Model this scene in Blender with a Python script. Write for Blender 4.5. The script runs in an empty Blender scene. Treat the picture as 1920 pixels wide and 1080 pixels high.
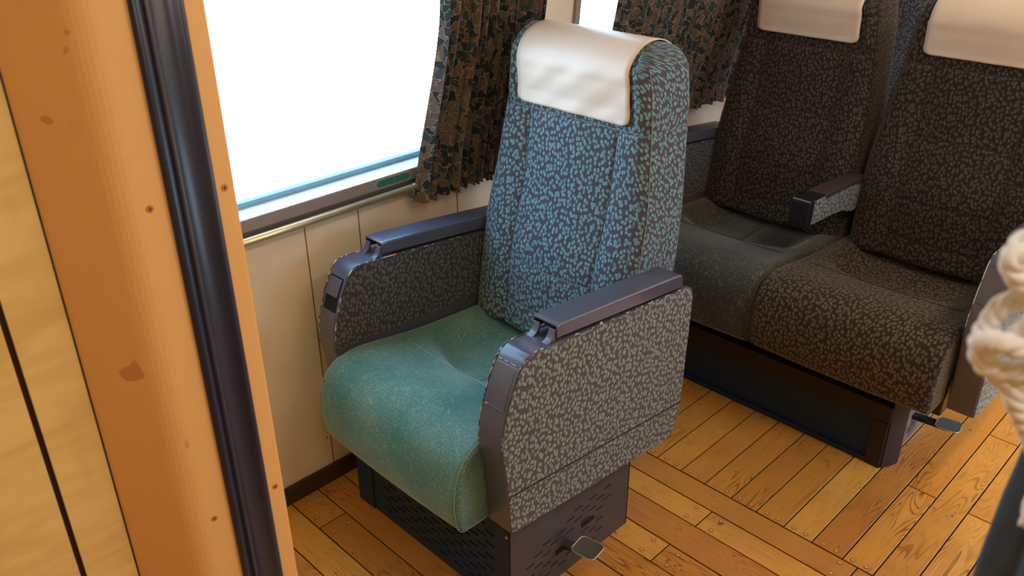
import bpy, bmesh, math, random
from mathutils import Vector, Matrix
random.seed(7)
S = bpy.context.scene
COL = S.collection

# ------------------------------------------------------------------ camera
CAM_F = 1616.64                     # focal length in pixels of the 1920 px wide frame
yaw, pitch, roll = (math.radians(v) for v in (45.0557, 27.3791, -0.3575))
cy_, sy_, cp_, sp_ = math.cos(yaw), math.sin(yaw), math.cos(pitch), math.sin(pitch)
fwd = Vector((cy_*cp_, sy_*cp_, -sp_)); rgt = Vector((sy_, -cy_, 0)); upv = rgt.cross(fwd)
r2 = math.cos(roll)*rgt + math.sin(roll)*upv
u2 = -math.sin(roll)*rgt + math.cos(roll)*upv
cam = bpy.data.cameras.new('camera'); camo = bpy.data.objects.new('camera', cam); COL.objects.link(camo)
m = Matrix((r2, u2, -fwd)).transposed().to_4x4(); m.translation = (0, 0, 1.5)
camo.matrix_world = m
cam.sensor_width = 36.0; cam.lens = 36.0*CAM_F/1920.0
cam.clip_start = 0.02
cam.dof.use_dof = True; cam.dof.focus_distance = 1.9; cam.dof.aperture_fstop = cam.lens/3.0   # 3 mm pupil
S.camera = camo

# ------------------------------------------------------------------ world, lamps, exposure
SKY_TOP = (0.36, 0.62, 1.0); SKY_LOW = (0.74, 0.86, 1.0); SKY_STRENGTH = 7.5
w = bpy.data.worlds.new('sky'); S.world = w; w.use_nodes = True
nt = w.node_tree; nt.nodes.clear()
tc = nt.nodes.new('ShaderNodeTexCoord'); sx = nt.nodes.new('ShaderNodeSeparateXYZ')
mr = nt.nodes.new('ShaderNodeMapRange'); mr.inputs[1].default_value = -0.08; mr.inputs[2].default_value = 0.3
mx = nt.nodes.new('ShaderNodeMix'); mx.data_type = 'RGBA'
mx.inputs[6].default_value = (*SKY_LOW, 1); mx.inputs[7].default_value = (*SKY_TOP, 1)
bg = nt.nodes.new('ShaderNodeBackground'); bg.inputs[1].default_value = SKY_STRENGTH
wo = nt.nodes.new('ShaderNodeOutputWorld')
nt.links.new(tc.outputs['Generated'], sx.inputs[0]); nt.links.new(sx.outputs[2], mr.inputs[0])
nt.links.new(mr.outputs[0], mx.inputs[0]); nt.links.new(mx.outputs[2], bg.inputs[0]); nt.links.new(bg.outputs[0], wo.inputs[0])

def area(name, loc, direction, sx_, sy__, power, color, portal=False):
    l = bpy.data.lights.new(name, 'AREA'); l.shape = 'RECTANGLE'; l.size = sx_; l.size_y = sy__
    l.energy = power; l.color = color
    o = bpy.data.objects.new(name, l); COL.objects.link(o); o.location = loc
    o.rotation_euler = Vector(direction).to_track_quat('-Z', 'Y').to_euler()
    if portal: l.cycles.is_portal = True
    return o
WARM = (1.0, 0.76, 0.52)
FILL_SALOON = 7.0; FILL_VESTIBULE = 5.0
for lx in (1.3, 2.7, 4.1):
    area('fill_lamp_light', (lx, -0.15, 2.12), (0, 0, -1), 1.1, 0.14, FILL_SALOON, WARM)  # warm fill from made-up lamps above the aisle
area('vestibule_fill_light', (0.06, -0.25, 2.12), (0, 0, -1), 0.34, 0.14, FILL_VESTIBULE, (1.0, 0.97, 0.94))  # made-up lamp, placed so the jamb's slanted face stays darker
sun = bpy.data.lights.new('hazy_sun', 'SUN'); sun.energy = 2.5; sun.angle = math.radians(12); sun.color = (1.0, 0.9, 0.75)
suno = bpy.data.objects.new('hazy_sun', sun); COL.objects.link(suno); suno.location = (2.5, -4, 4)
suno.rotation_euler = Vector((0.05, 1, -0.66)).to_track_quat('-Z', 'Y').to_euler()
S.view_settings.view_transform = 'Standard'; S.view_settings.look = 'None'
S.view_settings.exposure = 0.0; S.view_settings.gamma = 1.0; S.view_settings.use_curve_mapping = False
S.cycles.max_bounces = 8; S.cycles.diffuse_bounces = 5; S.cycles.glossy_bounces = 3
S.cycles.transparent_max_bounces = 8; S.cycles.caustics_reflective = False; S.cycles.caustics_refractive = False
S.cycles.sample_clamp_indirect = 6.0; S.cycles.use_denoising = True

# ------------------------------------------------------------------ material helpers
def lin(r, g, b):
    f = lambda c: (c/255/12.92) if c/255 <= .04045 else ((c/255+.055)/1.055)**2.4
    return (f(r), f(g), f(b), 1)
class NT:
    def __init__(s, name):
        s.m = bpy.data.materials.new(name); s.m.use_nodes = True
        s.t = s.m.node_tree; s.b = s.t.nodes['Principled BSDF']; s.o = s.t.nodes['Material Output']
    def n(s, typ, **kw):
        x = s.t.nodes.new(typ)
        for k, v in kw.items():
            if k.startswith('i'): 
                x.inputs[int(k[1:]) if k[1:].isdigit() else k[1:]].default_value = v
            else: setattr(x, k, v)
        return x
    def l(s, a, ai, b, bi): s.t.links.new(a.outputs[ai], b.inputs[bi])
    def set(s, **kw):
        for k, v in kw.items(): s.b.inputs[k.replace('_', ' ')].default_value = v
        return s
    def mixc(s, fac, a, b):
        x = s.n('ShaderNodeMix', data_type='RGBA')
        for idx, v in ((0, fac), (6, a), (7, b)):
            if isinstance(v, tuple) and len(v) == 2 and hasattr(v[0], 'outputs'): s.t.links.new(v[0].outputs[v[1]], x.inputs[idx])
            else: x.inputs[idx].default_value = v
        return (x, 2)
    def step(s, src, lo, hi, a=0.0, b=1.0):
        x = s.n('ShaderNodeMapRange'); x.interpolation_type = 'SMOOTHSTEP'
        for i, v in ((1, lo), (2, hi), (3, a), (4, b)): x.inputs[i].default_value = v
        s.t.links.new(src[0].outputs[src[1]], x.inputs[0]); return (x, 0)
    def math(s, op, a, b=0.0):
        x = s.n('ShaderNodeMath', operation=op)
        for i, v in ((0, a), (1, b)):
            if isinstance(v, tuple): s.t.links.new(v[0].outputs[v[1]], x.inputs[i])
            else: x.inputs[i].default_value = v
        return (x, 0)
    def to(s, src, sock): s.t.links.new(src[0].outputs[src[1]], s.b.inputs[sock])
    def bump(s, src, strength=.3, dist=.001):
        x = s.n('ShaderNodeBump'); x.inputs['Strength'].default_value = strength; x.inputs['Distance'].default_value = dist
        s.t.links.new(src[0].outputs[src[1]], x.inputs['Height']); s.t.links.new(x.outputs[0], s.b.inputs['Normal'])

def plain(name, rgb, rough=.5, metal=0.0, spec=.5, var=.06, scale=30, bump=0.0, coat=0.0):
    t = NT(name); t.set(Roughness=rough, Metallic=metal, Specular_IOR_Level=spec, Coat_Weight=coat)
    c = lin(*rgb)
    nz = t.n('ShaderNodeTexNoise'); nz.inputs['Scale'].default_value = scale; nz.inputs['Detail'].default_value = 4
    co = t.n('ShaderNodeTexCoord'); t.l(co, 'Object', nz, 'Vector')
    d = tuple(max(0, v*(1-var*2)) for v in c[:3]) + (1,); e = tuple(min(1, v*(1+var*2)) for v in c[:3]) + (1,)
    t.to(t.mixc((nz, 0), d, e), 'Base Color')
    if bump: t.bump((nz, 0), bump, .001)
    return t.m

def fabric(name, bg_rgb, spot_rgb, spot2_rgb, pitch=.0092, size=.36, sheen=.25):
    """moquette: small elongated spots on a darker pile, laid out in metres through the UV map"""
    t = NT(name); t.set(Roughness=.92, Specular_IOR_Level=.12, Sheen_Weight=sheen, Sheen_Roughness=.45)
    uv = t.n('ShaderNodeUVMap'); mp = t.n('ShaderNodeMapping'); t.l(uv, 0, mp, 0)
    mp.inputs['Scale'].default_value = (1/pitch, .74/pitch, 1); mp.inputs['Rotation'].default_value = (0, 0, .25)
    nz = t.n('ShaderNodeTexNoise'); nz.inputs['Scale'].default_value = .9; t.l(mp, 0, nz, 'Vector')
    ad = t.n('ShaderNodeMix', data_type='VECTOR'); ad.inputs[0].default_value = .35
    t.t.links.new(mp.outputs[0], ad.inputs[4])
    va = t.n('ShaderNodeVectorMath', operation='ADD'); t.l(mp, 0, va, 0); t.l(nz, 1, va, 1)
    t.t.links.new(va.outputs[0], ad.inputs[5])
    vo = t.n('ShaderNodeTexVoronoi', voronoi_dimensions='2D'); vo.inputs['Scale'].default_value = 1.0; vo.inputs['Randomness'].default_value = .85
    t.t.links.new(ad.outputs[1], vo.inputs['Vector'])
    spot = t.step((vo, 'Distance'), size-.07, size+.07, 1, 0)
    sc = t.n('ShaderNodeSeparateColor'); t.l(vo, 'Color', sc, 0)
    sel = t.step((sc, 0), .35, .75)
    colr = t.mixc(sel, lin(*spot_rgb), lin(*spot2_rgb))
    fine = t.n('ShaderNodeTexNoise'); fine.inputs['Scale'].default_value = 260; fine.inputs['Detail'].default_value = 2; t.l(uv, 0, fine, 'Vector')
    base = t.mixc(spot, lin(*bg_rgb), colr)
    sh = t.step((fine, 0), .3, .7, .78, 1.12)
    mu = t.n('ShaderNodeMix', data_type='RGBA', blend_type='MULTIPLY'); mu.inputs[0].default_value = 1
    t.t.links.new(base[0].outputs[2], mu.inputs[6]); t.t.links.new(sh[0].outputs[0], mu.inputs[7])
    t.to((mu, 2), 'Base Color')
    hh = t.math('ADD', t.math('MULTIPLY', spot, .5), (fine, 0))
    t.bump(hh, .35, .0008)
    return t.m

def vermicular(name, base_rgb, base2_rgb, line_rgb, scale=95, sheen=.5):
    """worn velour: fine wriggling pale lines over a short pile"""
    t = NT(name); t.set(Roughness=.9, Specular_IOR_Level=.1, Sheen_Weight=sheen, Sheen_Roughness=.4)
    uv = t.n('ShaderNodeUVMap')
    nz = t.n('ShaderNodeTexNoise'); nz.inputs['Scale'].default_value = scale; nz.inputs['Detail'].default_value = .5; t.l(uv, 0, nz, 'Vector')
    d = t.math('ABSOLUTE', t.math('SUBTRACT', (nz, 0), .5))
    ln = t.step(d, .012, .05, 1, 0)
    big = t.n('ShaderNodeTexNoise'); big.inputs['Scale'].default_value = 5; big.inputs['Detail'].default_value = 5; t.l(uv, 0, big, 'Vector')
    wear = t.step((big, 0), .35, .65)
    base = t.mixc(wear, lin(*base_rgb), lin(*base2_rgb))
    fac = t.math('MULTIPLY', ln, t.math('ADD', t.math('MULTIPLY', wear, .35), .4))
    t.to(t.mixc(fac, base, lin(*line_rgb)), 'Base Color')
    fine = t.n('ShaderNodeTexNoise'); fine.inputs['Scale'].default_value = 300; t.l(uv, 0, fine, 'Vector')
    t.bump((fine, 0), .3, .0008)
    return t.m

def curtain_mat(name):
    t = NT(name)
    uv = t.n('ShaderNodeUVMap'); nz = t.n('ShaderNodeTexNoise'); nz.inputs['Scale'].default_value = 38; nz.inputs['Detail'].default_value = 3
    t.l(uv, 0, nz, 'Vector')
    sub = t.n('ShaderNodeVectorMath', operation='SUBTRACT'); sub.inputs[1].default_value = (.5, .5, .5); t.l(nz, 1, sub, 0)
    sc = t.n('ShaderNodeVectorMath', operation='SCALE'); sc.inputs['Scale'].default_value = .045; t.l(sub, 0, sc, 0)
    ad = t.n('ShaderNodeVectorMath', operation='ADD'); t.l(uv, 0, ad, 0); t.l(sc, 0, ad, 1)
    v = t.n('ShaderNodeTexVoronoi', voronoi_dimensions='2D'); v.inputs['Scale'].default_value = 52; t.l(ad, 0, v, 'Vector')
    e = t.n('ShaderNodeTexVoronoi', voronoi_dimensions='2D', feature='DISTANCE_TO_EDGE'); e.inputs['Scale'].default_value = 52; t.l(ad, 0, e, 'Vector')
    s = t.n('ShaderNodeSeparateColor'); t.l(v, 'Color', s, 0)
    r = t.n('ShaderNodeValToRGB'); t.l(s, 0, r, 0); r.color_ramp.interpolation = 'CONSTANT'
    els = r.color_ramp.elements
    cols = [(0, (40, 54, 56)), (.2, (100, 82, 74)), (.42, (58, 76, 74)), (.58, (112, 92, 84)), (.74, (46, 48, 54)), (.88, (102, 94, 80))]
    els[0].position = 0; els[0].color = lin(*cols[0][1]); els[1].position = .2; els[1].color = lin(*cols[1][1])
    for p, c in cols[2:]: x = els.new(p); x.color = lin(*c)
    edge = t.step((e, 'Distance'), .03, .07, 1, 0)
    thr = t.math('MULTIPLY', edge, t.step((nz, 0), .4, .5))
    colr = t.mixc(thr, (r, 0), lin(150, 130, 110))
    t.to(colr, 'Base Color'); t.set(Roughness=.85, Specular_IOR_Level=.15, Sheen_Weight=.15)
    tr = t.n('ShaderNodeBsdfTranslucent'); t.t.links.new(colr[0].outputs[2], tr.inputs[0])
    ms = t.n('ShaderNodeMixShader'); ms.inputs[0].default_value = .12
    t.l(t.b, 0, ms, 1); t.l(tr, 0, ms, 2); t.l(ms, 0, t.o, 0)
    return t.m

def wood_floor(name):
    t = NT(name); t.set(Roughness=.33, Specular_IOR_Level=.5, Coat_Weight=.45, Coat_Roughness=.16)
    co = t.n('ShaderNodeTexCoord'); oi = t.n('ShaderNodeObjectInfo')
    off = t.n('ShaderNodeVectorMath', operation='SCALE'); off.inputs[0].default_value = (37, 91, 13); t.l(oi, 'Random', off, 'Scale')
    ad = t.n('ShaderNodeVectorMath', operation='ADD'); t.l(co, 'Object', ad, 0); t.l(off, 0, ad, 1)
    mp = t.n('ShaderNodeMapping'); mp.inputs['Scale'].default_value = (3.2, 24, 24); t.l(ad, 0, mp, 0)
    nz = t.n('ShaderNodeTexNoise'); nz.inputs['Scale'].default_value = 1; nz.inputs['Detail'].default_value = 1.0; nz.inputs['Distortion'].default_value = .35; t.l(mp, 0, nz, 'Vector')
    ring = t.math('FRACT', t.math('MULTIPLY', (nz, 0), 15.0))
    gr = t.step(ring, .55, .98, 0, 1)
    gate = t.n('ShaderNodeTexNoise'); gate.inputs['Scale'].default_value = 5; gate.inputs['Detail'].default_value = 2; t.l(ad, 0, gate, 'Vector')
    gg = t.math('MULTIPLY', gr, t.step((gate, 0), .42, .68, .12, .8))
    mp2 = t.n('ShaderNodeMapping'); mp2.inputs['Scale'].default_value = (14, 320, 320); t.l(ad, 0, mp2, 0)
    fi = t.n('ShaderNodeTexNoise'); fi.inputs['Scale'].default_value = 1; fi.inputs['Detail'].default_value = 3; t.l(mp2, 0, fi, 'Vector')
    tone = t.mixc((oi, 'Random'), lin(200, 130, 56), lin(232, 170, 76))
    big = t.n('ShaderNodeTexNoise'); big.inputs['Scale'].default_value = 4; big.inputs['Detail'].default_value = 6; t.l(ad, 0, big, 'Vector')
    c1 = t.mixc(t.step((big, 0), .4, .75, 0, .45), tone, lin(176, 112, 50))
    c2 = t.mixc(gg, c1, lin(126, 74, 30))
    c3 = t.mixc(t.step((fi, 0), .5, .78, 0, .35), c2, lin(146, 90, 38))
    sp = t.n('ShaderNodeTexNoise'); sp.inputs['Scale'].default_value = 42; sp.inputs['Detail'].default_value = 4; t.l(ad, 0, sp, 'Vector')
    c4 = t.mixc(t.step((sp, 0), .70, .76, 0, .75), c3, lin(60, 34, 20))
    t.to(c4, 'Base Color')
    t.to(t.step((big, 0), .3, .7, .27, .42), 'Roughness')
    t.bump(t.math('ADD', (fi, 0), gg), .12, .0006)
    return t.m

def veneer(name):
    t = NT(name); t.set(Roughness=.38, Specular_IOR_Level=.4)
    co = t.n('ShaderNodeTexCoord'); mp = t.n('ShaderNodeMapping'); mp.inputs['Scale'].default_value = (7, 7, 34); mp.inputs['Rotation'].default_value = (0, .12, 0); t.l(co, 'Object', mp, 0)
    nz = t.n('ShaderNodeTexNoise'); nz.inputs['Scale'].default_value = 1.0; nz.inputs['Detail'].default_value = 5; nz.inputs['Distortion'].default_value = .9; t.l(mp, 0, nz, 'Vector')
    mp2 = t.n('ShaderNodeMapping'); mp2.inputs['Scale'].default_value = (30, 30, 5); t.l(co, 'Object', mp2, 0)
    n2 = t.n('ShaderNodeTexNoise'); n2.inputs['Scale'].default_value = 1.0; n2.inputs['Detail'].default_value = 4; t.l(mp2, 0, n2, 'Vector')
    c = t.mixc(t.step((nz, 0), .3, .7), lin(224, 188, 112), lin(238, 206, 130))
    t.to(t.mixc(t.step((n2, 0), .52, .72, 0, .3), c, lin(216, 164, 92)), 'Base Color')
    return t.m

def chipped(name, rgb, chip, lo=.52, hi=.57, scale=60, rough=.35):
    t = NT(name); t.set(Roughness=rough, Specular_IOR_Level=.5)
    co = t.n('ShaderNodeTexCoord'); nz = t.n('ShaderNodeTexNoise'); nz.inputs['Scale'].default_value = scale; nz.inputs['Detail'].default_value = 3; t.l(co, 'Object', nz, 'Vector')
    t.to(t.mixc(t.step((nz, 0), lo, hi), lin(*rgb), lin(*chip)), 'Base Color')
    return t.m

def cream_wall(name):
    t = NT(name); t.set(Roughness=.45, Specular_IOR_Level=.4)
    co = t.n('ShaderNodeTexCoord'); nz = t.n('ShaderNodeTexNoise'); nz.inputs['Scale'].default_value = 4; nz.inputs['Detail'].default_value = 5; t.l(co, 'Object', nz, 'Vector')
    c = t.mixc(t.step((nz, 0), .38, .72, 0, .55), lin(240, 224, 200), lin(216, 188, 156))
    n2 = t.n('ShaderNodeTexNoise'); n2.inputs['Scale'].default_value = 26; n2.inputs['Detail'].default_value = 5; t.l(co, 'Object', n2, 'Vector')
    t.to(t.mixc(t.step((n2, 0), .72, .78, 0, .6), c, lin(120, 92, 70)), 'Base Color')
    return t.m

def orange_paint(name, rgb, worn):
    t = NT(name); t.set(Roughness=.42, Specular_IOR_Level=.45)
    co = t.n('ShaderNodeTexCoord'); nz = t.n('ShaderNodeTexNoise'); nz.inputs['Scale'].default_value = 6; nz.inputs['Detail'].default_value = 3; t.l(co, 'Object', nz, 'Vector')
    n2 = t.n('ShaderNodeTexNoise'); n2.inputs['Scale'].default_value = 19; n2.inputs['Detail'].default_value = 2; t.l(co, 'Object', n2, 'Vector')
    d = tuple(v*.93 for v in lin(*rgb)[:3])+(1,)
    c = t.mixc((nz, 0), d, lin(*rgb))
    t.to(t.mixc(t.step((n2, 0), .705, .72, 0, .8), c, lin(*worn)), 'Base Color')
    return t.m

def glass_mat(name):
    t = NT(name); t.t.nodes.remove(t.b)
    tr = t.n('ShaderNodeBsdfTransparent'); tr.inputs[0].default_value = (.95, .985, .98, 1)
    gl = t.n('ShaderNodeBsdfGlossy'); gl.inputs['Roughness'].default_value = .02
    lw = t.n('ShaderNodeLayerWeight'); fr = t.math('ADD', t.math('MULTIPLY', t.math('POWER', (lw, 1), 5.0), .8), .04)
    ms = t.n('ShaderNodeMixShader'); t.t.links.new(fr[0].outputs[0], ms.inputs[0]); t.l(tr, 0, ms, 1); t.l(gl, 0, ms, 2); t.l(ms, 0, t.o, 0)
    return t.m

def emis(name, rgb, s):
    t = NT(name); t.set(Emission_Color=(*rgb, 1), Emission_Strength=s, Base_Color=(.8, .8, .8, 1)); return t.m

M = dict(
    back=fabric('moquette_spotted', (80, 76, 88), (120, 158, 160), (106, 146, 152)),
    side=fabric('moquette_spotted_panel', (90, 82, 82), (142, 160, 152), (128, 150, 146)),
    brown=fabric('moquette_spotted_dark', (50, 43, 41), (92, 86, 76), (80, 76, 68)),  # darker spotted moquette of the double's backrests
    inner=fabric('moquette_spotted_shaded', (64, 60, 62), (98, 102, 100), (90, 92, 90)),  # darker copy of the panel cloth, shade put into the colour
    teal=vermicular('velour_teal', (66, 116, 106), (94, 134, 122), (142, 150, 146), 115),
    greygreen=vermicular('velour_grey_green', (54, 58, 54), (70, 72, 66), (112, 112, 102)),
    dbrown=fabric('moquette_spotted_brown', (56, 47, 40), (108, 96, 80), (96, 88, 74)),
    plastic=plain('plastic_plum_grey', (78, 78, 94), .28, 0, .6, .08, 40, 0, .4),
    plastic2=plain('plastic_plum_brown', (70, 58, 60), .38, 0, .5, .08, 40),
    dark=plain('black_plastic', (26, 26, 32), .35, 0, .5, .1, 40),
    navy=plain('navy_painted_steel', (28, 52, 84), .5, 0, .3, .12, 18),
    base=plain('charcoal_painted_steel', (66, 64, 72), .42, 0, .5, .1, 22),
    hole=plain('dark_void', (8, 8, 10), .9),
    brownframe=plain('dark_brown_steel', (48, 40, 44), .5, 0, .25, .1, 25),
    chip=chipped('worn_edge', (70, 66, 76), (206, 204, 204)),
    seam=plain('seam_thread', (138, 144, 140), .9),
    seamdark=plain('seam_thread_dark', (60, 54, 54), .9),
    seamteal=plain('seam_thread_teal', (126, 156, 146), .9),
    vinyl=plain('pale_vinyl', (232, 216, 200), .36, 0, .5, .03, 9),
    steel=plain('worn_steel', (150, 146, 132), .36, .85, .5, .12, 50),
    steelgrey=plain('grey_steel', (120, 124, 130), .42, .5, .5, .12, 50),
    brass=plain('brass', (238, 214, 160), .34, .8, .5, .1, 20),
    floor=wood_floor('oiled_oak'), gapm=plain('joint_filler', (34, 22, 16), .9),
    plug=plain('wood_plug', (216, 160, 82), .4, 0, .4, .1, 60), plugring=plain('plug_ring', (100, 58, 28), .6),
    wall=cream_wall('cream_laminate'), wallseam=plain('panel_joint', (128, 102, 78), .7),
    skirt=plain('dark_brown_skirting', (64, 48, 42), .5, 0, .4, .1, 20),
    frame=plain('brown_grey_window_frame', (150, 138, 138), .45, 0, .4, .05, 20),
    frameshade=plain('brown_grey_frame_shaded', (104, 90, 94), .5, 0, .4, .05, 20),  # darker frame copy, shade of the lower bevel put into the colour
    sill=plain('white_sill', (238, 236, 232), .4, 0, .4, .02, 20),
    gasket=plain('blue_grey_gasket', (120, 170, 196), .35, 0, .5, .05, 20),
    glass=glass_mat('window_glass'), curtain=curtain_mat('curtain_floral'),
    orange=orange_paint('orange_paint', (240, 188, 116), (202, 142, 86)),
    rubber=plain('black_rubber', (34, 44, 66), .32, 0, .5, .08, 30),
    rubber2=plain('black_rubber_ridge', (62, 62, 74), .3, 0, .5, .08, 30),
    veneer=veneer('birch_veneer'), groove=plain('groove_brown', (44, 22, 18), .7),
    screw=plain('painted_screw', (214, 146, 84), .35, .3), 
    ceil=plain('cream_ceiling', (222, 206, 182), .6), sticker=plain('teal_sticker', (44, 124, 108), .4), stickeredge=plain('pale_sticker_rim', (158, 164, 150), .5),
    stickertext=plain('sticker_tick', (96, 160, 142), .5),
    rope=plain('white_cotton_rope', (246, 246, 238), .85, 0, .2, .06, 120, .4), cloth=plain('dark_blue_cloth', (70, 86, 104), .85, 0, .2, .12, 60, .3),
    lamp=emis('fill_lamp_diffuser', WARM, 3.0), metal=plain('fill_lamp_housing', (190, 186, 180), .5),
)

# ------------------------------------------------------------------ mesh helpers
def wl(o):
    v = Vector((0, 0, 0))
    while o: v += o.location; o = o.parent
    return v
class B:
    """collects geometry in world coordinates; build() links it as ONE mesh object"""
    def __init__(s): s.v = []; s.f = []; s.uv = []; s.mi = []
    def add(s, vs, fs, uvs=None, mi=0):
        k = len(s.v); s.v += [tuple(p) for p in vs]
        for i, f in enumerate(fs):
            s.f.append([a+k for a in f]); s.mi.append(mi)
            s.uv.append(None if uvs is None else [uvs[a] for a in f])
        return s
    def box(s, x0, x1, y0, y1, z0, z1, T=None, mi=0):
        vs = [(x, y, z) for z in (z0, z1) for y in (y0, y1) for x in (x0, x1)]
        if T: vs = [T(*p) for p in vs]
        return s.add(vs, [(0, 2, 3, 1), (4, 5, 7, 6), (0, 1, 5, 4), (2, 6, 7, 3), (0, 4, 6, 2), (1, 3, 7, 5)], None, mi)
    def prism(s, poly, y0, y1, mi=0):           # polygon in XZ, extruded along Y
        n = len(poly); vs = [(x, y0, z) for x, z in poly] + [(x, y1, z) for x, z in poly]
        a = sum(poly[i][0]*poly[(i+1) % n][1]-poly[(i+1) % n][0]*poly[i][1] for i in range(n))
        fs = [tuple(range(n)), tuple(range(2*n-1, n-1, -1))] + [(i, i+n, (i+1) % n + n, (i+1) % n) for i in range(n)]
        if a < 0: fs = [tuple(reversed(f)) for f in fs]
        return s.add(vs, fs, None, mi)
    def prismz(s, poly, z0, z1, mi=0):          # polygon in XY, extruded along Z
        n = len(poly); vs = [(x, y, z0) for x, y in poly] + [(x, y, z1) for x, y in poly]
        a = sum(poly[i][0]*poly[(i+1) % n][1]-poly[(i+1) % n][0]*poly[i][1] for i in range(n))
        fs = [tuple(range(n-1, -1, -1)), tuple(range(n, 2*n))] + [(i, (i+1) % n, (i+1) % n + n, i+n) for i in range(n)]
        if a < 0: fs = [tuple(reversed(f)) for f in fs]
        return s.add(vs, fs, None, mi)
    def loft(s, rings, closed=True, caps=True, uvscale=True, mi=0):
        n = len(rings[0]); k = len(rings); vs = [p for r in rings for p in r]; fs = []; 
        for j in range(k-1):
            for i in range(n if closed else n-1):
                i2 = (i+1) % n; fs.append((j*n+i, j*n+i2, (j+1)*n+i2, (j+1)*n+i))
        if caps and closed:
            fs.append(tuple(range(n-1, -1, -1))); fs.append(tuple((k-1)*n+i for i in range(n)))
        return s.add(vs, fs, None, mi)
    def tube(s, pts, r, n=8, caps=True, mi=0, closed=False):
        P = [Vector(p) for p in pts]; rings = []; K = len(P); up = None
        for i, p in enumerate(P):
            a = P[(i-1) % K] if closed or i else P[i]; b = P[(i+1) % K] if closed or i < K-1 else P[i]
            d = (b-a).normalized()
            if up is None: up = Vector((0, 0, 1)) if abs(d.z) < .9 else Vector((1, 0, 0))
            q = d.cross(up).normalized(); up = q.cross(d).normalized()
            rr = r[i] if isinstance(r, (list, tuple)) else r
            rings.append([tuple(p+rr*(math.cos(t)*q+math.sin(t)*up)) for t in (2*math.pi*j/n for j in range(n))])
        if closed: rings.append(rings[0])
        return s.loft(rings, True, caps and not closed, mi=mi)
    def cyl(s, c, d, r, h, n=14, r2=None, mi=0):
        d = Vector(d).normalized(); c = Vector(c)
        return s.tube([c, c+d*h], [r, r if r2 is None else r2], n, True, mi)
    def build(s, name, mat, parent=None, smooth=False, bevel=0.0, seg=2, label=None, kind=None, origin=None, angle=40, fixn=False):
        me = bpy.data.meshes.new(name)
        o = bpy.data.objects.new(name, me); COL.objects.link(o)
        off = Vector((0, 0, 0))
        if parent: o.parent = parent; off = wl(parent)
        if origin is not None: o.location = Vector(origin)-off; off = Vector(origin)
        me.from_pydata([(x-off.x, y-off.y, z-off.z) for x, y, z in s.v], [], s.f)
        rec = fixn
        mats = mat if isinstance(mat, (list, tuple)) else [mat]
        for mm in mats: me.materials.append(mm)
        uvl = me.uv_layers.new(name='UVMap')
        for pi, p in enumerate(me.polygons):
            p.material_index = s.mi[pi]; p.use_smooth = smooth or bevel > 0
            u = s.uv[pi]
            if u is None:
                nn = p.normal; ax = max(range(3), key=lambda a: abs(nn[a]))
                for li, vi in zip(p.loop_indices, p.vertices):
                    c = me.vertices[vi].co
                    uvl.data[li].uv = (c.y, c.z) if ax == 0 else ((c.x, c.z) if ax == 1 else (c.x, c.y))
            else:
                for li, q in zip(p.loop_indices, u): uvl.data[li].uv = q
        if rec:
            bm = bmesh.new(); bm.from_mesh(me); bmesh.ops.recalc_face_normals(bm, faces=bm.faces); bm.to_mesh(me); bm.free()
        if bevel:
            b = o.modifiers.new('bevel', 'BEVEL'); b.width = bevel; b.segments = seg; b.limit_method = 'ANGLE'; b.angle_limit = math.radians(angle)
            wn = o.modifiers.new('normals', 'WEIGHTED_NORMAL'); wn.keep_sharp = True
        if label: o['label'] = label
        if kind: o['kind'] = kind
        return o
def thing(name, label, cat, loc, group=None):
    o = bpy.data.objects.new(name, None); COL.objects.link(o); o.location = loc; o.empty_display_size = .1
    o['label'] = label; o['category'] = cat
    if group: o['group'] = group
    return o
def tag(o, label, cat, group=None):
    o['label'] = label; o['category'] = cat
    if group: o['group'] = group
    return o
def interp(x, xs, ys):
    if x <= xs[0]: return ys[0]
    for i in range(1, len(xs)):
        if x <= xs[i]:
            t = (x-xs[i-1])/(xs[i]-xs[i-1]); return ys[i-1]+t*(ys[i]-ys[i-1])
    return ys[-1]
def smooth01(t): t = max(0, min(1, t)); return t*t*(3-2*t)
def offset_poly(poly, d):
    n = len(poly); a = sum(poly[i][0]*poly[(i+1) % n][1]-poly[(i+1) % n][0]*poly[i][1] for i in range(n))
    sgn = 1 if a > 0 else -1; out = []
    for i in range(n):
        p0, p1, p2 = Vector(poly[i-1]), Vector(poly[i]), Vector(poly[(i+1) % n])
        e1 = (p1-p0).normalized(); e2 = (p2-p1).normalized()
        n1 = Vector((-e1.y, e1.x))*sgn; n2 = Vector((-e2.y, e2.x))*sgn
        b = n1+n2; b = b/max(.35, b.dot(b))*2 if b.length > 1e-6 else n1
        q = p1+b*d*.5*2/2
        out.append((q.x, q.y))
    return out
def rounded(poly, rad, seg=4):
    """round every corner of a polygon; rad is one radius or one per corner"""
    n = len(poly); out = []
    for i in range(n):
        r = rad[i] if isinstance(rad, (list, tuple)) else rad
        p0, p1, p2 = Vector(poly[i-1]), Vector(poly[i]), Vector(poly[(i+1) % n])
        if r <= 0: out.append(tuple(p1)); continue
        a = (p0-p1); b = (p2-p1); r = min(r, a.length*.48, b.length*.48)
        A = p1+a.normalized()*r; Bq = p1+b.normalized()*r
        for k in range(seg+1):
            t = k/seg; q = A*(1-t)**2+p1*2*t*(1-t)+Bq*t*t; out.append(tuple(q))
    return out

# ================================================================== SETTING
YW = 1.617                                   # saloon side wall
LEAN = math.atan(.09); HW = .735             # the wall leans inward above the waist
def LW(x, d, h):                             # x along wall, d outward from wall face, h above the waist
    return (x, YW + d*math.cos(LEAN) - h*math.sin(LEAN), HW + h*math.cos(LEAN) + d*math.sin(LEAN)*0)
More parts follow.
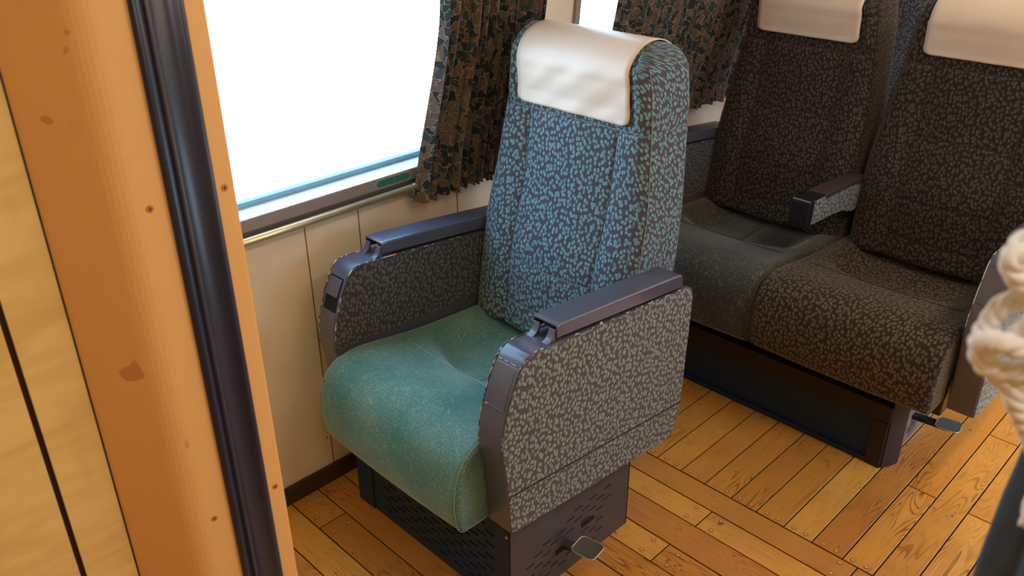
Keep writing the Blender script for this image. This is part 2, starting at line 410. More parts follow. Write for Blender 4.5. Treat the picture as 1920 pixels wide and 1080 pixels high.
# ---- floor: sub floor and single boards
fl = B().box(-1.3, 6.2, -1.30, 1.70, -.06, -.0035).build('floor', M['gapm'], kind='structure')
def board(x0, x1, y0, y1, lateral):
    g = .0018; x0 += g; x1 -= g; y0 += g; y1 -= g; c = .0007
    zt = random.uniform(-.0006, .0002)
    L, W = ((y1-y0), (x1-x0)) if lateral else ((x1-x0), (y1-y0))
    lo = [(0, 0), (L, 0), (L, W), (0, W)]; hi = [(c, c), (L-c, c), (L-c, W-c), (c, W-c)]
    vs = [(a, b, -.0032) for a, b in lo] + [(a, b, zt-c*.8) for a, b in lo] + [(a, b, zt) for a, b in hi]
    fs = [(8, 9, 10, 11)] + [(4+i, 4+(i+1) % 4, 8+(i+1) % 4, 8+i) for i in range(4)] + [(i, (i+1) % 4, 4+(i+1) % 4, 4+i) for i in range(4)]
    me = bpy.data.meshes.new('floor_board'); me.from_pydata(vs, [], fs); me.materials.append(M['floor'])
    o = bpy.data.objects.new('floor_board', me); COL.objects.link(o); o.parent = fl
    if lateral: o.location = (x1, y0, 0); o.rotation_euler = (0, 0, math.pi/2)
    else: o.location = (x0, y0, 0)
    return o
pm = bpy.data.meshes.new('wood_plug')
def _plug():
    n = 12; vs = []; fs = []
    for r, z in ((.0062, .0), (.0049, .0004)): vs += [(r*math.cos(2*math.pi*i/n), r*math.sin(2*math.pi*i/n), z) for i in range(n)]
    fs = [(i, (i+1) % n, n+(i+1) % n, n+i) for i in range(n)] + [tuple(range(n, 2*n))]
    pm.from_pydata(vs, [], fs); pm.materials.append(M['plugring']); pm.materials.append(M['plug']); pm.polygons[-1].material_index = 1
_plug()
def plug(x, y):
    o = bpy.data.objects.new('wood_plug', pm); COL.objects.link(o); o.parent = fl; o.location = (x, y, .0002)
lat_seams = [.32, .401, .482, .562, .642, .722, .803, .883, .964, 1.045, 1.125, 1.205, 1.286, 1.364, 1.457, 1.532, 1.607]
known = {6: [1.482], 12: [.836], 14: [.827], 15: [.481]}
for i in range(len(lat_seams)-1):
    x0, x1 = lat_seams[i], lat_seams[i+1]
    js = list(known.get(i, [])) or [[1.19, .30], [.62], [1.02, .12], [1.30, .44], [.70]][i % 5]
    js = sorted(js + ([js[0]-.9] if js[0]-.9 > -1.0 else []))
    ys = [-1.25] + js + [YW-.002]
    for a, b in zip(ys[:-1], ys[1:]): board(x0, x1, a, b, True)
    if i >= 4:
        xm = (x0+x1)/2
        for j in js:
            for dy in (-.036, .036):
                for dx in (-.0225, .0225): plug(xm+dx, j+dy)
for xx in (.825, .865, .905, .943): plug(xx, 1.585)
ysm = [1.617, 1.585, 1.509, 1.434, 1.358, 1.283, 1.206, 1.130, 1.054, .976, .900, .820, .748, .672, .597, .519, .445, .368, .291, .215, .138, .062, -.015, -.09, -.167, -.25]
kj = {(.519, .445): [1.976, 2.9], (.445, .368): [2.351, 3.2], (.368, .291): [1.976, 2.75], (.597, .519): [2.6]}
for a, b in zip(ysm[:-1], ysm[1:]):
    js = kj.get((a, b)) or [[2.45, 3.4], [2.05, 2.95], [2.62, 3.5], [1.9, 3.1]][int(a*1000) % 4]
    xs = [1.608] + js + [4.4]
    for p, q in zip(xs[:-1], xs[1:]): board(p, q, b, a, False)
    if -.1 < b and a < 1.2:
        for k in (0, 1): plug(1.622+.0*k, b+(.022 if k else .054))
B().box(.33, 6.2, -1.25, -.25, -.0034, -.0012).build('floor', M['floor'], kind='structure')
B().box(4.4, 6.2, -.25, 1.62, -.0034, -.0012).build('floor', M['floor'], kind='structure')
B().box(-1.3, .318, -.8, .85, -.0034, .0).build('floor', M['floor'], kind='structure')

# ---- left (window) wall
wall = B()
wall.box(.36, 6.2, YW, YW+.10, -.05, HW)
W1 = (.42, 1.67); W2 = (1.842, 3.15); W3 = (3.45, 4.75); WH0, WH1 = .052, .86
def up(b, x0, x1, d0, d1, h0, h1, mi=0): b.box(x0, x1, d0, d1, h0, h1, T=LW, mi=mi)
for a, b in ((.36, W1[0]), (W1[1], W2[0]), (W2[1], W3[0]), (W3[1], 6.2)): up(wall, a, b, 0, .10, 0, WH1)
up(wall, .36, 6.2, 0, .10, WH1, 1.55)
for w0, w1 in (W1, W2, W3): up(wall, w0, w1, .07, .10, 0, .04)
wallo = wall.build('wall_left', M['wall'], kind='structure')
for xx in (.945, 1.094, 1.41, 2.35, 3.0):
    B().box(xx-.0012, xx+.0012, YW-.0012, YW+.002, .05, HW-.005).build('panel_joint', M['wallseam'], wallo)
B().box(.36, 6.2, YW-.012, YW-.0005, -.002, .05).build('baseboard_left', M['skirt'], kind='structure', bevel=.003)
for k, (w0, w1) in enumerate((W1, W2, W3)):
    f = B()
    up(f, w0-.02, w1+.02, -.010, .0, .022, .052)                  # face strip below the sill
    up(f, w0-.02, w0, -.010, .07, .052, WH1); up(f, w1, w1+.02, -.010, .07, .052, WH1); up(f, w0-.02, w1+.02, -.010, .07, WH1, WH1+.03)
    win = f.build('window_%d' % (k+1), M['frame'], kind='structure', bevel=.002)
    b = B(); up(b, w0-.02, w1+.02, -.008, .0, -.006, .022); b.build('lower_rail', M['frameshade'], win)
    b = B(); up(b, w0, w1, -.008, .07, .044, .0525); b.build('sill', M['sill'], win)
    b = B(); up(b, w0, w1, .052, .07, .0525, .066); b.build('gasket', M['gasket'], win)
    b = B(); up(b, w0, w1, .060, .064, .060, WH1); b.build('glass_pane', M['glass'], win)
# portals: tell the renderer where daylight enters
for w0, w1 in (W1, W2, W3):
    c = LW((w0+w1)/2, .09, (WH0+WH1)/2); area('daylight_portal', c, (0, -1, 0), w1-w0, WH1-WH0, 1, (1, 1, 1), True)

# ---- unseen right wall (across the aisle), its windows added for daylight, ceiling, ends
rw = B(); YR = -1.25
rw.box(.36, 6.2, YR-.1, YR, -.05, .78); rw.box(.36, 6.2, YR-.1, YR, 1.6, 2.3)
for a, b in ((.36, 1.9), (3.15, 3.45), (4.75, 6.2)): rw.box(a, b, YR-.1, YR, .78, 1.6)  # solid near the doorway to keep sun off the single seat
rw.build('wall_right', M['wall'], kind='structure')
for k, (a, b) in enumerate(((1.9, 3.15), (3.45, 4.75))):
    f = B().box(a, b, YR-.09, YR+.01, .78, .80).box(a, b, YR-.09, YR+.01, 1.58, 1.6)
    wn = f.build('window_%d' % (k+4), M['frame'], kind='structure')
    B().box(a, b, YR-.06, YR-.056, .80, 1.58).build('glass_pane', M['glass'], wn)
    area('daylight_portal', ((a+b)/2, YR-.08, 1.19), (0, 1, 0), b-a, .8, 1, (1, 1, 1), True)
B().box(-1.3, 6.2, -1.4, 1.75, 2.2, 2.28).build('ceiling', M['ceil'], kind='structure')
B().box(6.2, 6.3, -1.4, 1.75, -.05, 2.3).build('wall_end', M['veneer'], kind='structure')
# ---- partition with the doorway; jamb on the left of the picture
JY = .75
part = B().box(.262, .352, .775, 1.75, -.05, 2.3).box(.262, .352, -1.35, -.14, -.05, 2.3).box(.262, .352, -.14, .775, 1.96, 2.3)
part.build('wall_partition', M['veneer'], kind='structure')
VY = .802
# jamb post: cross-section in plan, orange painted
jp = rounded([(.206, VY+.001), (.259, JY), (.369, JY), (.369, .80), (.206, .82)], [.0, .016, .003, .003, 0], 6)
jb = B().prismz(jp, 0, 1.96)
jamb = jb.build('trim_1', M['orange'], kind='structure', smooth=False)
for p in jamb.data.polygons:
    p.use_smooth = False
# rubber door seal with its ridges, standing in the reveal
rs = [(.300, JY+.002), (.3005, JY-.003), (.304, JY-.0055), (.3085, JY-.005), (.3105, JY-.002), (.3125, JY-.0045), (.3155, JY-.0055), (.3185, JY-.0035),
      (.3225, JY-.001), (.331, JY-.0005), (.3385, JY-.0015), (.3415, JY-.0045), (.3455, JY-.0050), (.348, JY-.0030), (.3485, JY+.002)]
seal = B().prismz(rs, 0.0, 1.96).build('door_seal', M['rubber'], jamb, smooth=True)
rl = [(.3110, JY-.0038), (.3130, JY-.0062), (.3152, JY-.0066), (.3172, JY-.0048), (.3160, JY-.0040)]
B().prismz(rl, 0.0, 1.96).build('seal_ridge', M['rubber2'], jamb, smooth=True)
def screw_y(x, y, z, parent, mat, r=.0046):
    b = B().cyl((x, y+.001, z), (0, -1, 0), r, .0016, 14, r*.75)
    o = b.build('screw', [mat, M['groove']], parent)
    B().box(x-r*.5, x+r*.5, y-.0008, y+.0, z-.0004, z+.0004).box(x-.0004, x+.0004, y-.0008, y+.0, z-r*.55, z+r*.55).build('screw_slot', M['groove'], o if parent is None else parent)
for x, z in ((.2834, 1.2046), (.3578, 1.205), (.2817, .8376), (.3581, .8366)): screw_y(x, JY, z, jamb, M['screw'])
# veneer wall of the vestibule with its groove
vw = B().box(-1.2, .1505, VY, VY+.04, -.02, 2.2).box(.1565, .207, VY, VY+.04, -.02, 2.2)
vwo = vw.build('wall_vestibule', M['veneer'], kind='structure')
B().box(.1495, .1575, VY+.004, VY+.03, 0, 2.2).build('groove', M['groove'], vwo)
B().box(.2052, .2068, VY-.0006, VY+.004, 0, 1.96).build('trim_2', M['groove'], kind='structure')
B().box(-1.2, .262, -.80, -.76, -.02, 2.2).build('wall_vestibule', M['veneer'], kind='structure')
B().box(-1.24, -1.2, -.80, .84, -.02, 2.2).build('wall_back', M['veneer'], kind='structure')

# ---- made-up ceiling lamps, out of the frame, added to light the car
for lx in (1.3, 2.7, 4.1):
    t = thing('fill_lamp', {1.3: 'long warm fill lamp added out of view nearest the doorway, beside the teal single seat', 2.7: 'long warm fill lamp added out of view above the brown double seat', 4.1: 'long warm fill lamp added out of view farthest down the car'}[lx], 'lamp', (lx, -.15, 2.2), 'fill lamps added above the aisle')
    B().box(lx-.6, lx+.6, -.25, -.05, 2.15, 2.2).build('housing', M['metal'], t); B().box(lx-.57, lx+.57, -.23, -.07, 2.135, 2.15).build('diffuser', M['lamp'], t)
t = thing('fill_lamp', 'short warm fill lamp added out of view above the vestibule', 'lamp', (.06, -.25, 2.2))
B().box(-.16, .25, -.35, -.15, 2.15, 2.2).build('housing', M['metal'], t); B().box(-.14, .23, -.33, -.17, 2.135, 2.15).build('diffuser', M['lamp'], t)

# ================================================================== SEATS
XF = ([.42, .45, .675, .8, .97, 1.05, 1.11, 1.2], [1.318, 1.325, 1.365, 1.395, 1.418, 1.420, 1.412, 1.40])
XR = ([.42, .63, 1.0, 1.08, 1.2], [1.475, 1.522, 1.575, 1.572, 1.56])
HWD = ([.42, .478, .675, .77, .955, 1.055, 1.113, 1.17], [.234, .238, .240, .235, .213, .203, .194, .186])
ZT = 1.132; RT = .062
def back_levels():
    zs = []; z = .43
    marks = [.49, .60, .77, .955]
    base = [.43+i*(ZT-RT-.43)/44 for i in range(45)]
    for mz in marks: base += [mz-.006, mz-.003, mz, mz+.003, mz+.006]
    lv = [(z, 1.0) for z in sorted(base)]
    for k in range(1, 13):
        a = k/12*math.pi/2; lv.append((ZT-RT+RT*math.sin(a), max(.02, math.cos(a))))
    return lv
def back_front(y, z, seams):
    """offset of the front face (negative = towards the sitter)"""
    ay = abs(y); d = 0
    vs = .128
    if z < .955:
        if ay < vs: d -= .010*(1-(ay/vs)**2)
        else: d -= .012*math.sin(math.pi*min(1, (ay-vs)/.10))
        d += .0035*math.exp(-((ay-vs)/.0035)**2)
        d -= .012*math.exp(-((z-.62)/.09)**2)*(1-(ay/.24)**2)
    else:
        d -= .012*math.exp(-((z-1.06)/.06)**2)*(1-min(1, (ay/.2))**2*.3)
        d -= .014*smooth01((ay-.165)/.03)*smooth01((z-.96)/.03)
    for mz in seams:
        if ay < vs or mz > .9: d += .0035*math.exp(-((z-mz)/.004)**2)
    return d
def back_center(z): return interp(z, *XF), interp(z, *XR), interp(z, *HWD)
def make_back(parent, dx, cy, mat, seams, vinyl, tilt=0.0, seammat=None, zb=.969):
    ys = sorted(set([round(-.97+i*1.94/46, 4) for i in range(47)]))
    rings = []; uvs = []
    lv = back_levels(); vl = 0; prev = None
    for z, sc in lv:
        f, r, hw = back_center(z); c = (f+r)/2; h = (r-f)/2*sc
        rc = min(.026, h*.95)
        ring = []
        yl = [-hw+rc+(2*(hw-rc))*i/128 for i in range(129)]
        for y in yl:
            ring.append((c-h+back_front(y, z, seams)*sc, y))
        dl = back_front(hw-rc, z, seams)*sc; 
        for k in range(1, 7):
            a = k/7*math.pi/2; ring.append((c-h+rc-rc*math.cos(a)+dl*(1-k/7), hw-rc+rc*math.sin(a)))
        for k in range(7): ring.append((c-h+rc+(2*h-2*rc)*k/6, hw))
        for k in range(1, 7):
            a = k/7*math.pi/2; ring.append((c+h-rc+rc*math.sin(a), hw-rc+rc*math.cos(a)))
        for k in range(11): ring.append((c+h, hw-rc-(2*hw-2*rc)*k/10))
        for k in range(1, 7):
            a = k/7*math.pi/2; ring.append((c+h-rc+rc*math.cos(a), -hw+rc-rc*math.sin(a)))
        for k in range(7): ring.append((c+h-rc-(2*h-2*rc)*k/6, -hw))
        for k in range(1, 7):
            a = k/7*math.pi/2; ring.append((c-h+rc-rc*math.sin(a)+dl*(k/7), -hw+rc-rc*math.cos(a)))
        R = [(x+dx+tilt*(z-.45), y+cy, z) for x, y in ring]
        if prev: vl += (Vector(R[64])-Vector(prev[64])).length
        u = [0.0]
        for i in range(1, len(R)): u.append(u[-1]+(Vector(R[i])-Vector(R[i-1])).length)
        mid = u[64]; uvs.append([(q-mid, vl) for q in u]+[(u[-1]+(Vector(R[0])-Vector(R[-1])).length-mid, vl)])
        rings.append(R); prev = R
    b = B(); n = len(rings[0]); vs = [p for r in rings for p in r]
    b.v = vs
    for j in range(len(rings)-1):
        for i in range(n):
            i2 = (i+1) % n
            b.f.append([j*n+i, j*n+i2, (j+1)*n+i2, (j+1)*n+i][::-1]); b.mi.append(0)
            b.uv.append([uvs[j][i], uvs[j][i+1], uvs[j+1][i+1], uvs[j+1][i]][::-1])
    k = len(rings)-1; b.f.append([k*n+i for i in range(n)][::-1]); b.mi.append(0); b.uv.append(None)
    b.f.append([i for i in range(n)]); b.mi.append(0); b.uv.append(None)
    o = b.build('backrest', mat, parent, smooth=True)
    # piping along the seams
    def P(y, z, e=.0006):
        f, r, hw = back_center(z); return (f+back_front(y, z, seams)+dx+tilt*(z-.45)-e, y+cy, z)
    sm = seammat or M['seam']
    def line(p, r, mt): B().tube(p, r, 5).build('seam', mt, o, smooth=True)
    for sy in (-1, 1):
        line([P(sy*.128, z) for z in [.47+i*.0121 for i in range(41)]], .0012, M['seamdark'])
        # edge seam of the side facing
        pts = []
        for i in range(40):
            z = .5+i*.0152
            f, r, hw = back_center(z); pts.append((f+dx+tilt*(z-.45)+.0135-.004, sy*(hw-.0025)+cy, z))
        line(pts, .0011, sm)
    for mz in seams:
        hwx = .128 if mz < .9 else .19
        line([P(-hwx+2*hwx*i/24, mz) for i in range(25)], .0011, sm)
    # vinyl headrest cover lying over the top
    rows = []
    path = []
    for i in range(22): path.append((zb+(ZT-RT-zb)*i/21, 0.0))
    for k in range(1, 25): path.append((None, k/24*math.pi))
    for i in range(1, 8): path.append((ZT-RT-.10*i/7, math.pi))
    uv = []
    e = .0045
    for z, a in path:
        row = []
        for j in range(25):
            q = -1+2*j/24
            if a == 0.0:
                f, r, hw = back_center(z); k = interp(z, [.969, 1.10], [.163, .160])
                dz = z-zb; rr = .02
                if dz < rr: k -= rr-math.sqrt(max(0, rr*rr-(rr-dz)**2))
                y = q*k; x = f+min(back_front(y*.92, z, []), -.004)-e
                zz = z
            elif z is None:
                zc = ZT-RT; zz = zc+(RT+e)*math.sin(a); f, r, hw = back_center(min(zz, ZT)); c = (f+r)/2; h = (r-f)/2
                y = q*.158; d = min(back_front(y*.92, min(zz, ZT), []), -.004)*max(0, math.cos(a))
                x = c-(h+e)*math.cos(a)+d
            else:
                f, r, hw = back_center(z); x = r+e; y = q*.158; zz = z
            wr = .0016*math.sin(9*q+zz*60)*math.sin(zz*37+2*q)*(1 if a < .1 else .3)
            row.append((x+dx+tilt*(zz-.45)+wr, y+cy, zz))
        rows.append(row)
    cb = B(); cb.loft(rows, closed=False, caps=False)
    co = cb.build('headrest_cover', vinyl, o, smooth=True)
    so = co.modifiers.new('thickness', 'SOLIDIFY'); so.thickness = .0022; so.offset = 0
    return o

# --- cushion
CP = [(1.40, .435), (1.34, .437), (1.28, .440), (1.22, .443), (1.16, .447), (1.10, .453), (1.05, .460), (1.0, .468), (.95, .474), (.92, .473), (.895, .467), (.872, .455), (.853, .436), (.840, .412), (.832, .38), (.829, .345), (.832, .31), (.838, .285), (.848, .272), (.87, .268), (.93, .27), (1.0, .30), (1.2, .33), (1.40, .34)]
def resample(poly, n):
    P = [Vector(p) for p in poly]; L = [0]
    for i in range(1, len(P)): L.append(L[-1]+(P[i]-P[i-1]).length)
    out = []
    for k in range(n):
        s = L[-1]*k/(n-1); i = 1
        while i < len(L)-1 and L[i] < s: i += 1
        t = (s-L[i-1])/(L[i]-L[i-1]); 
        p0 = P[max(0, i-2)]; p1 = P[i-1]; p2 = P[i]; p3 = P[min(len(P)-1, i+1)]
        q = .5*((2*p1)+(p2-p0)*t+(2*p0-5*p1+4*p2-p3)*t*t+(3*p1-p0-3*p2+p3)*t**3)
        out.append((q.x, q.y))
    return out
def recess(x, y, hw):
    r = math.sqrt((min(x-1.17, 0)/.118)**2+(y/(hw*.86))**2)
    d = .046*smooth01((1-r)/.42)*(1-.35*smooth01((x-1.2)/.15))
    return d
def make_cushion(parent, dx, cy, hw, mat, seammat):
    prof = resample(CP, 110); n = len(prof)
    # inward normals
    nr = []
    for i in range(n):
        a = Vector(prof[max(0, i-1)]); b_ = Vector(prof[min(n-1, i+1)]); d = (b_-a).normalized(); nr.append(Vector((-d.y, d.x)))   # points inside
    L = [0]
    for i in range(1, n): L.append(L[-1]+(Vector(prof[i])-Vector(prof[i-1])).length)
    rad = .015; ysn = []
    for k in range(9): a = k/8*math.pi/2; ysn.append((-hw+rad-rad*math.cos(a), rad-rad*math.sin(a)))
    for k in range(1, 48): ysn.append((-hw+rad+(2*hw-2*rad)*k/48, 0.0))
    for k in range(9): a = (1-k/8)*math.pi/2; ysn.append((hw-rad+rad*math.cos(a), rad-rad*math.sin(a)))
    b = B(); uvs = []
    for y, o_ in ysn:
        for i, (x, z) in enumerate(prof):
            q = Vector((x, z))+nr[i]*(o_*.8)
            zz = q.y; xx = q.x
            if i < n*.62 and nr[i].y < -.2:
                zz -= recess(x, y, hw)*min(1, -nr[i].y*1.2)
                ll = Vector((x-1.17, y)).length
                if 1.055 < x: zz -= .003*math.exp(-(y/.004)**2)*smooth01((x-1.055)/.03)
            xx += .006*(y/hw)**2*smooth01((nr[i].y+.75)/.6)*smooth01((.93-x)/.06)
            b.v.append((xx+dx, y+cy, zz)); uvs.append((y, L[i]))
    m_ = len(ysn)
    for j in range(m_-1):
        for i in range(n-1):
            f = [j*n+i, j*n+i+1, (j+1)*n+i+1, (j+1)*n+i]
            b.f.append(f[::-1]); b.mi.append(0); b.uv.append([uvs[a] for a in f][::-1])
        f = [j*n+n-1, j*n, (j+1)*n, (j+1)*n+n-1]; b.f.append(f[::-1]); b.mi.append(0); b.uv.append([uvs[a] for a in f][::-1])
    for st, rev in ((0, False), ((m_-1)*n, True)):          # flat end caps: a strip between the upper and the lower half of the outline
        k0 = len(b.v); b.v += b.v[st:st+n]
        for i in range(n//2):
            f = [k0+i, k0+i+1, k0+n-2-i, k0+n-1-i]
            if f[1] == f[2]: f = f[:2]+f[3:]
            b.f.append(f); b.mi.append(0); b.uv.append([prof[a-k0] for a in f])
    o = b.build('seat_cushion', mat, parent, smooth=True)
    def top(x, y):
        z = interp(x, [p[0] for p in CP[:10]][::-1], [p[1] for p in CP[:10]][::-1]); return z-recess(x, y, hw)
    def line(p): B().tube(p, .0012, 5).build('seam', seammat, o, smooth=True)
    pts = []
    for i in range(41):
        t = -1+2*i/40; y = t*hw*.84; x = 1.052+.012*abs(t)**2; pts.append((x+dx, y+cy, top(x, y)+.0006))
    line(pts)
    pts = []
    for i in range(25): x = 1.058+.25*i/24; pts.append((x+dx, cy, top(x, 0)-.0018))
    line(pts)
    for sy in (-1, 1):                        # corner seams down the front
        pts = []
        for i in range(42, 92):
            x, z = prof[i]; q = Vector((x, z))+nr[i]*(.0030); pts.append((q.x+dx, sy*(hw-.0040)+cy, q.y))
        line(pts)
    return o

# --- armrest
AP = [(.978, .6675), (.958, .660), (.942, .640), (.922, .600), (.901, .538), (.895, .495), (.897, .470), (.904, .43), (.912, .36), (.917, .272), (.930, .266), (1.43, .216), (1.468, .226), (1.489, .262), (1.495, .305), (1.503, .585), (1.494, .612), (1.47, .620), (1.044, .662)]
def arm(parent, dx, y0, y1, outer, ashtray='plain'):
    """outer = -1: the cloth covered outer side looks towards -Y"""
    p = [(x+dx, z) for x, z in AP]
    o = B().prism(p, y0, y1).build('armrest', M['plastic'], parent, bevel=.0028, seg=2, angle=50)
    # cloth panels
    ins = offset_poly(p, .0045)
    def clip(poly, a, b, keep_above):
        f = lambda q: (q[1]-(a[1]+(q[0]-a[0])*(b[1]-a[1])/(b[0]-a[0])))*(1 if keep_above else -1)
        out = []
        for i in range(len(poly)):
            q0, q1 = poly[i], poly[(i+1) % len(poly)]; d0, d1 = f(q0), f(q1)
            if d0 >= 0: out.append(q0)
            if d0*d1 < 0: t = d0/(d0-d1); out.append((q0[0]+t*(q1[0]-q0[0]), q0[1]+t*(q1[1]-q0[1])))
        return out
    ins = [(x, min(z, .6615-(x-dx-1.044)*.0985)) for x, z in ins]
    A, Bq = (.915+dx, .368), (1.494+dx, .306)
    A2, B2 = (A[0], A[1]-.005), (Bq[0], Bq[1]-.005)
    up_ = clip(ins, A, Bq, True); lo_ = clip(ins, A2, B2, False)
    ya, yb = (y0-.0022, y0+.004) if outer < 0 else (y1-.004, y1+.0022)
    B().prism(up_, ya, yb).build('cloth_panel', M['side'], o, bevel=.0015)
    B().prism(lo_, ya, yb).build('cloth_panel', M['side'], o, bevel=.0015)
    B().prism([(A[0], A[1]-.0048), (Bq[0], Bq[1]-.0048), (Bq[0], Bq[1]-.0002), (A[0], A[1]-.0002)], ya+.001 if outer < 0 else ya, yb if outer < 0 else yb-.001).build('panel_strip', M['dark'], o)
    ya, yb = (y1-.004, y1+.0022) if outer < 0 else (y0-.0022, y0+.004)
    inn = clip(ins, (.90+dx, .480), (1.31+dx, .458), True)
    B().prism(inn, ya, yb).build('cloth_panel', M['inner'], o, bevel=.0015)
    # worn metal-bright edge along top and front on both sides
    e = B()
    path = [(1.46+dx, .6215), (1.044+dx, .6625), (.985+dx, .668), (.962+dx, .664), (.946+dx, .648), (.923+dx, .603), (.9015+dx, .54), (.8955+dx, .48)]
    for yy in (y0-.0003, y1+.0003): e.tube([(x, yy, z-.0008) for x, z in path], .0013, 5)
    e.build('edge_trim', M['chip'], o, smooth=True)
    # pad: an inverted channel, open at the front end, with two prongs in it
    def sect(x, zt, h, th):
        w0, w1 = y0-.0005, y1+.0005; c = .005
        return [(x, w0, zt-h), (x, w0, zt-c), (x, w0+c*.3, zt-c*.3), (x, w0+c, zt), (x, w1-c, zt), (x, w1-c*.3, zt-c*.3), (x, w1, zt-c), (x, w1, zt-h), (x, w1-th, zt-h), (x, w1-th, zt-th), (x, w0+th, zt-th), (x, w0+th, zt-h)]
    rings = [sect(1.045+dx, .6975, .027, .0045), sect(1.060+dx, .6985, .029, .0045), (sect(1.2+dx, .6855, .031, .0045)), sect(1.35+dx, .6705, .032, .0045), sect(1.445+dx, .6605, .031, .0045), sect(1.455+dx, .656, .028, .0045)]
    b = B(); b.loft([r[::-1] for r in rings])
    pad = b.build('armrest_pad', M['plastic'], o, bevel=.0012, seg=2, angle=35)
    B().prism([(1.075+dx, .664), (1.45+dx, .628), (1.45+dx, .655), (1.075+dx, .692)], y0+.004, y1-.004).build('pad_core', M['dark'], o)
    ym = (y0+y1)/2
    for sy in (-1, 1):
        pts = [(1.022, .6635), (1.030, .6660), (1.036, .671), (1.040, .678), (1.043, .687), (1.0465, .687), (1.046, .678), (1.044, .669), (1.046, .6625)]
        B().prism([(x+dx, z) for x, z in pts], ym+sy*.020-.008, ym+sy*.020+.008).build('hinge_tab', M['plastic'], o, bevel=.001)
    for xx in (1.16, 1.33):
        zz = .6622-(xx-1.044)*.0985
        yy = y0-.0012 if outer < 0 else y1-.0008
        B().box(xx-.02+dx, xx+.02+dx, yy, yy+.002, zz-.0018, zz+.0022).build('hinge_clip', M['chip'], o)
    # front face: ashtray lid / closed lid
    def on_front(z, e=0): 
        xs = [(.279, .917), (.36, .912), (.43, .904), (.47, .897), (.495, .895), (.538, .901), (.600, .922), (.640, .942), (.66, .958)]
        return interp(z, [a for a, _ in xs], [c for _, c in xs])-e+dx
    def patch(z0, z1, w, e, d):
        N = 6; zs = [z0+(z1-z0)*i/N for i in range(N+1)]
        return B().prism([(on_front(z, e), z) for z in zs]+[(on_front(z, -d), z) for z in zs[::-1]], ym-w/2, ym+w/2)
    if ashtray == 'open':
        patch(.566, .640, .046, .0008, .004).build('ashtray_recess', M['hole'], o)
        patch(.600, .637, .040, .004, .003).build('ashtray_lid', M['plastic'], o, bevel=.0015)
        patch(.470, .566, .052, .0018, .003).build('ashtray_box', M['plastic'], o, bevel=.0015)
    else:
        patch(.566, .644, .048, .0012, .003).build('ashtray_lid', M['plastic'], o, bevel=.001)
        for zz in (.566, .648):
            B().tube([(on_front(zz, .0012), ym-.025, zz), (on_front(zz, .0012), ym+.025, zz)], .0008, 5).build('edge_trim', M['chip'], o)
    return o

# --- slotted steel plates
def slot_rows(u0, u1, v0, v1, slots, sw, sh):
    """rectangles filling [u0,u1]x[v0,v1] apart from the slots; slots = list of (u, v) centres"""
    rows = {}
    for u, v in slots: rows.setdefault(round(v, 5), []).append(u)
    vs = sorted(rows); out = []; last = v0
    for v in vs:
        a, b = v-sh/2, v+sh/2
        out.append((u0, u1, last, a)); cur = u0
        for u in sorted(rows[v]):
            out.append((cur, u-sw/2, a, b)); cur = u+sw/2
        out.append((cur, u1, a, b)); last = b
    out.append((u0, u1, last, v1)); return out
def pedal(parent, root, plate_c, plate_mat, arm_mat, yawz=0.0, sx=.056, sy=.060):
    r = Vector(root); c = Vector(plate_c)
    b = B()
    d = (c-r); side = Vector((1, 0, 0))*.012
    vs = []
    for q in (r+Vector((0, .03, 0)), r, r+d*.55, c):
        vs.append([tuple(q-side+Vector((0, 0, -.016))), tuple(q+side+Vector((0, 0, -.016))), tuple(q+side+Vector((0, 0, -.003))), tuple(q-side+Vector((0, 0, -.003)))])
    b.loft(vs)
    p = b.build('pedal', arm_mat, parent, bevel=.002)
    poly = rounded([(-sx/2, -sy/2), (sx/2, -sy/2), (sx/2, sy/2), (-sx/2, sy/2)], .014, 5)
    ca, sa = math.cos(yawz), math.sin(yawz)
    poly = [(c.x+x*ca-y*sa, c.y+x*sa+y*ca) for x, y in poly]
    b = B().prismz(poly, c.z-.003, c.z)
    o = b.build('pedal_plate', plate_mat, p, bevel=.001)
    o2 = B().tube([(x, y, c.z-.0004) for x, y in poly], .0013, 6, closed=True).build('plate_rim', M['chip2'], p, smooth=True)
    return p
M['plate'] = plain('steel_aisle_lit', (112, 112, 120), .45)  # lighter copy of the base steel, aisle light put into the colour
M['chip2'] = plain('bright_steel_edge', (206, 204, 192), .3, .7)

def base_side_plate(parent, dx, ypl, mat, slots=True, xa=.945, xb=1.348, ztop=.24):
    sl = []
    if slots:
        for r in range(9):
            zz = .035+r*.0162
            c0 = 1.005+.026*(r % 2)
            for k in range(6):
                u = c0+.052*k+dx
                lo = .985+max(0, (zz-.115))*3.1; hi = 1.235+max(0, min(1, (zz-.04)/.06))*.03
                if lo+dx < u < hi+dx and not (abs(u-(1.125+dx)) < .055 and .055 < zz < .112): sl.append((u, zz))
    b = B()
    for u0, u1, v0, v1 in slot_rows(xa+dx, xb+dx, .0, ztop, sl, .026, .0048):
        if u1 > u0 and v1 > v0: b.box(u0, u1, ypl, ypl+.003, v0, v1)
    return b.build('side_plate', mat, parent)

def screw_x(parent, x, y, z, r=.0045):
    B().cyl((x+.001, y, z), (-1, 0, 0), r, .0025, 10, r*.6).build('screw', M['chip2'], parent)

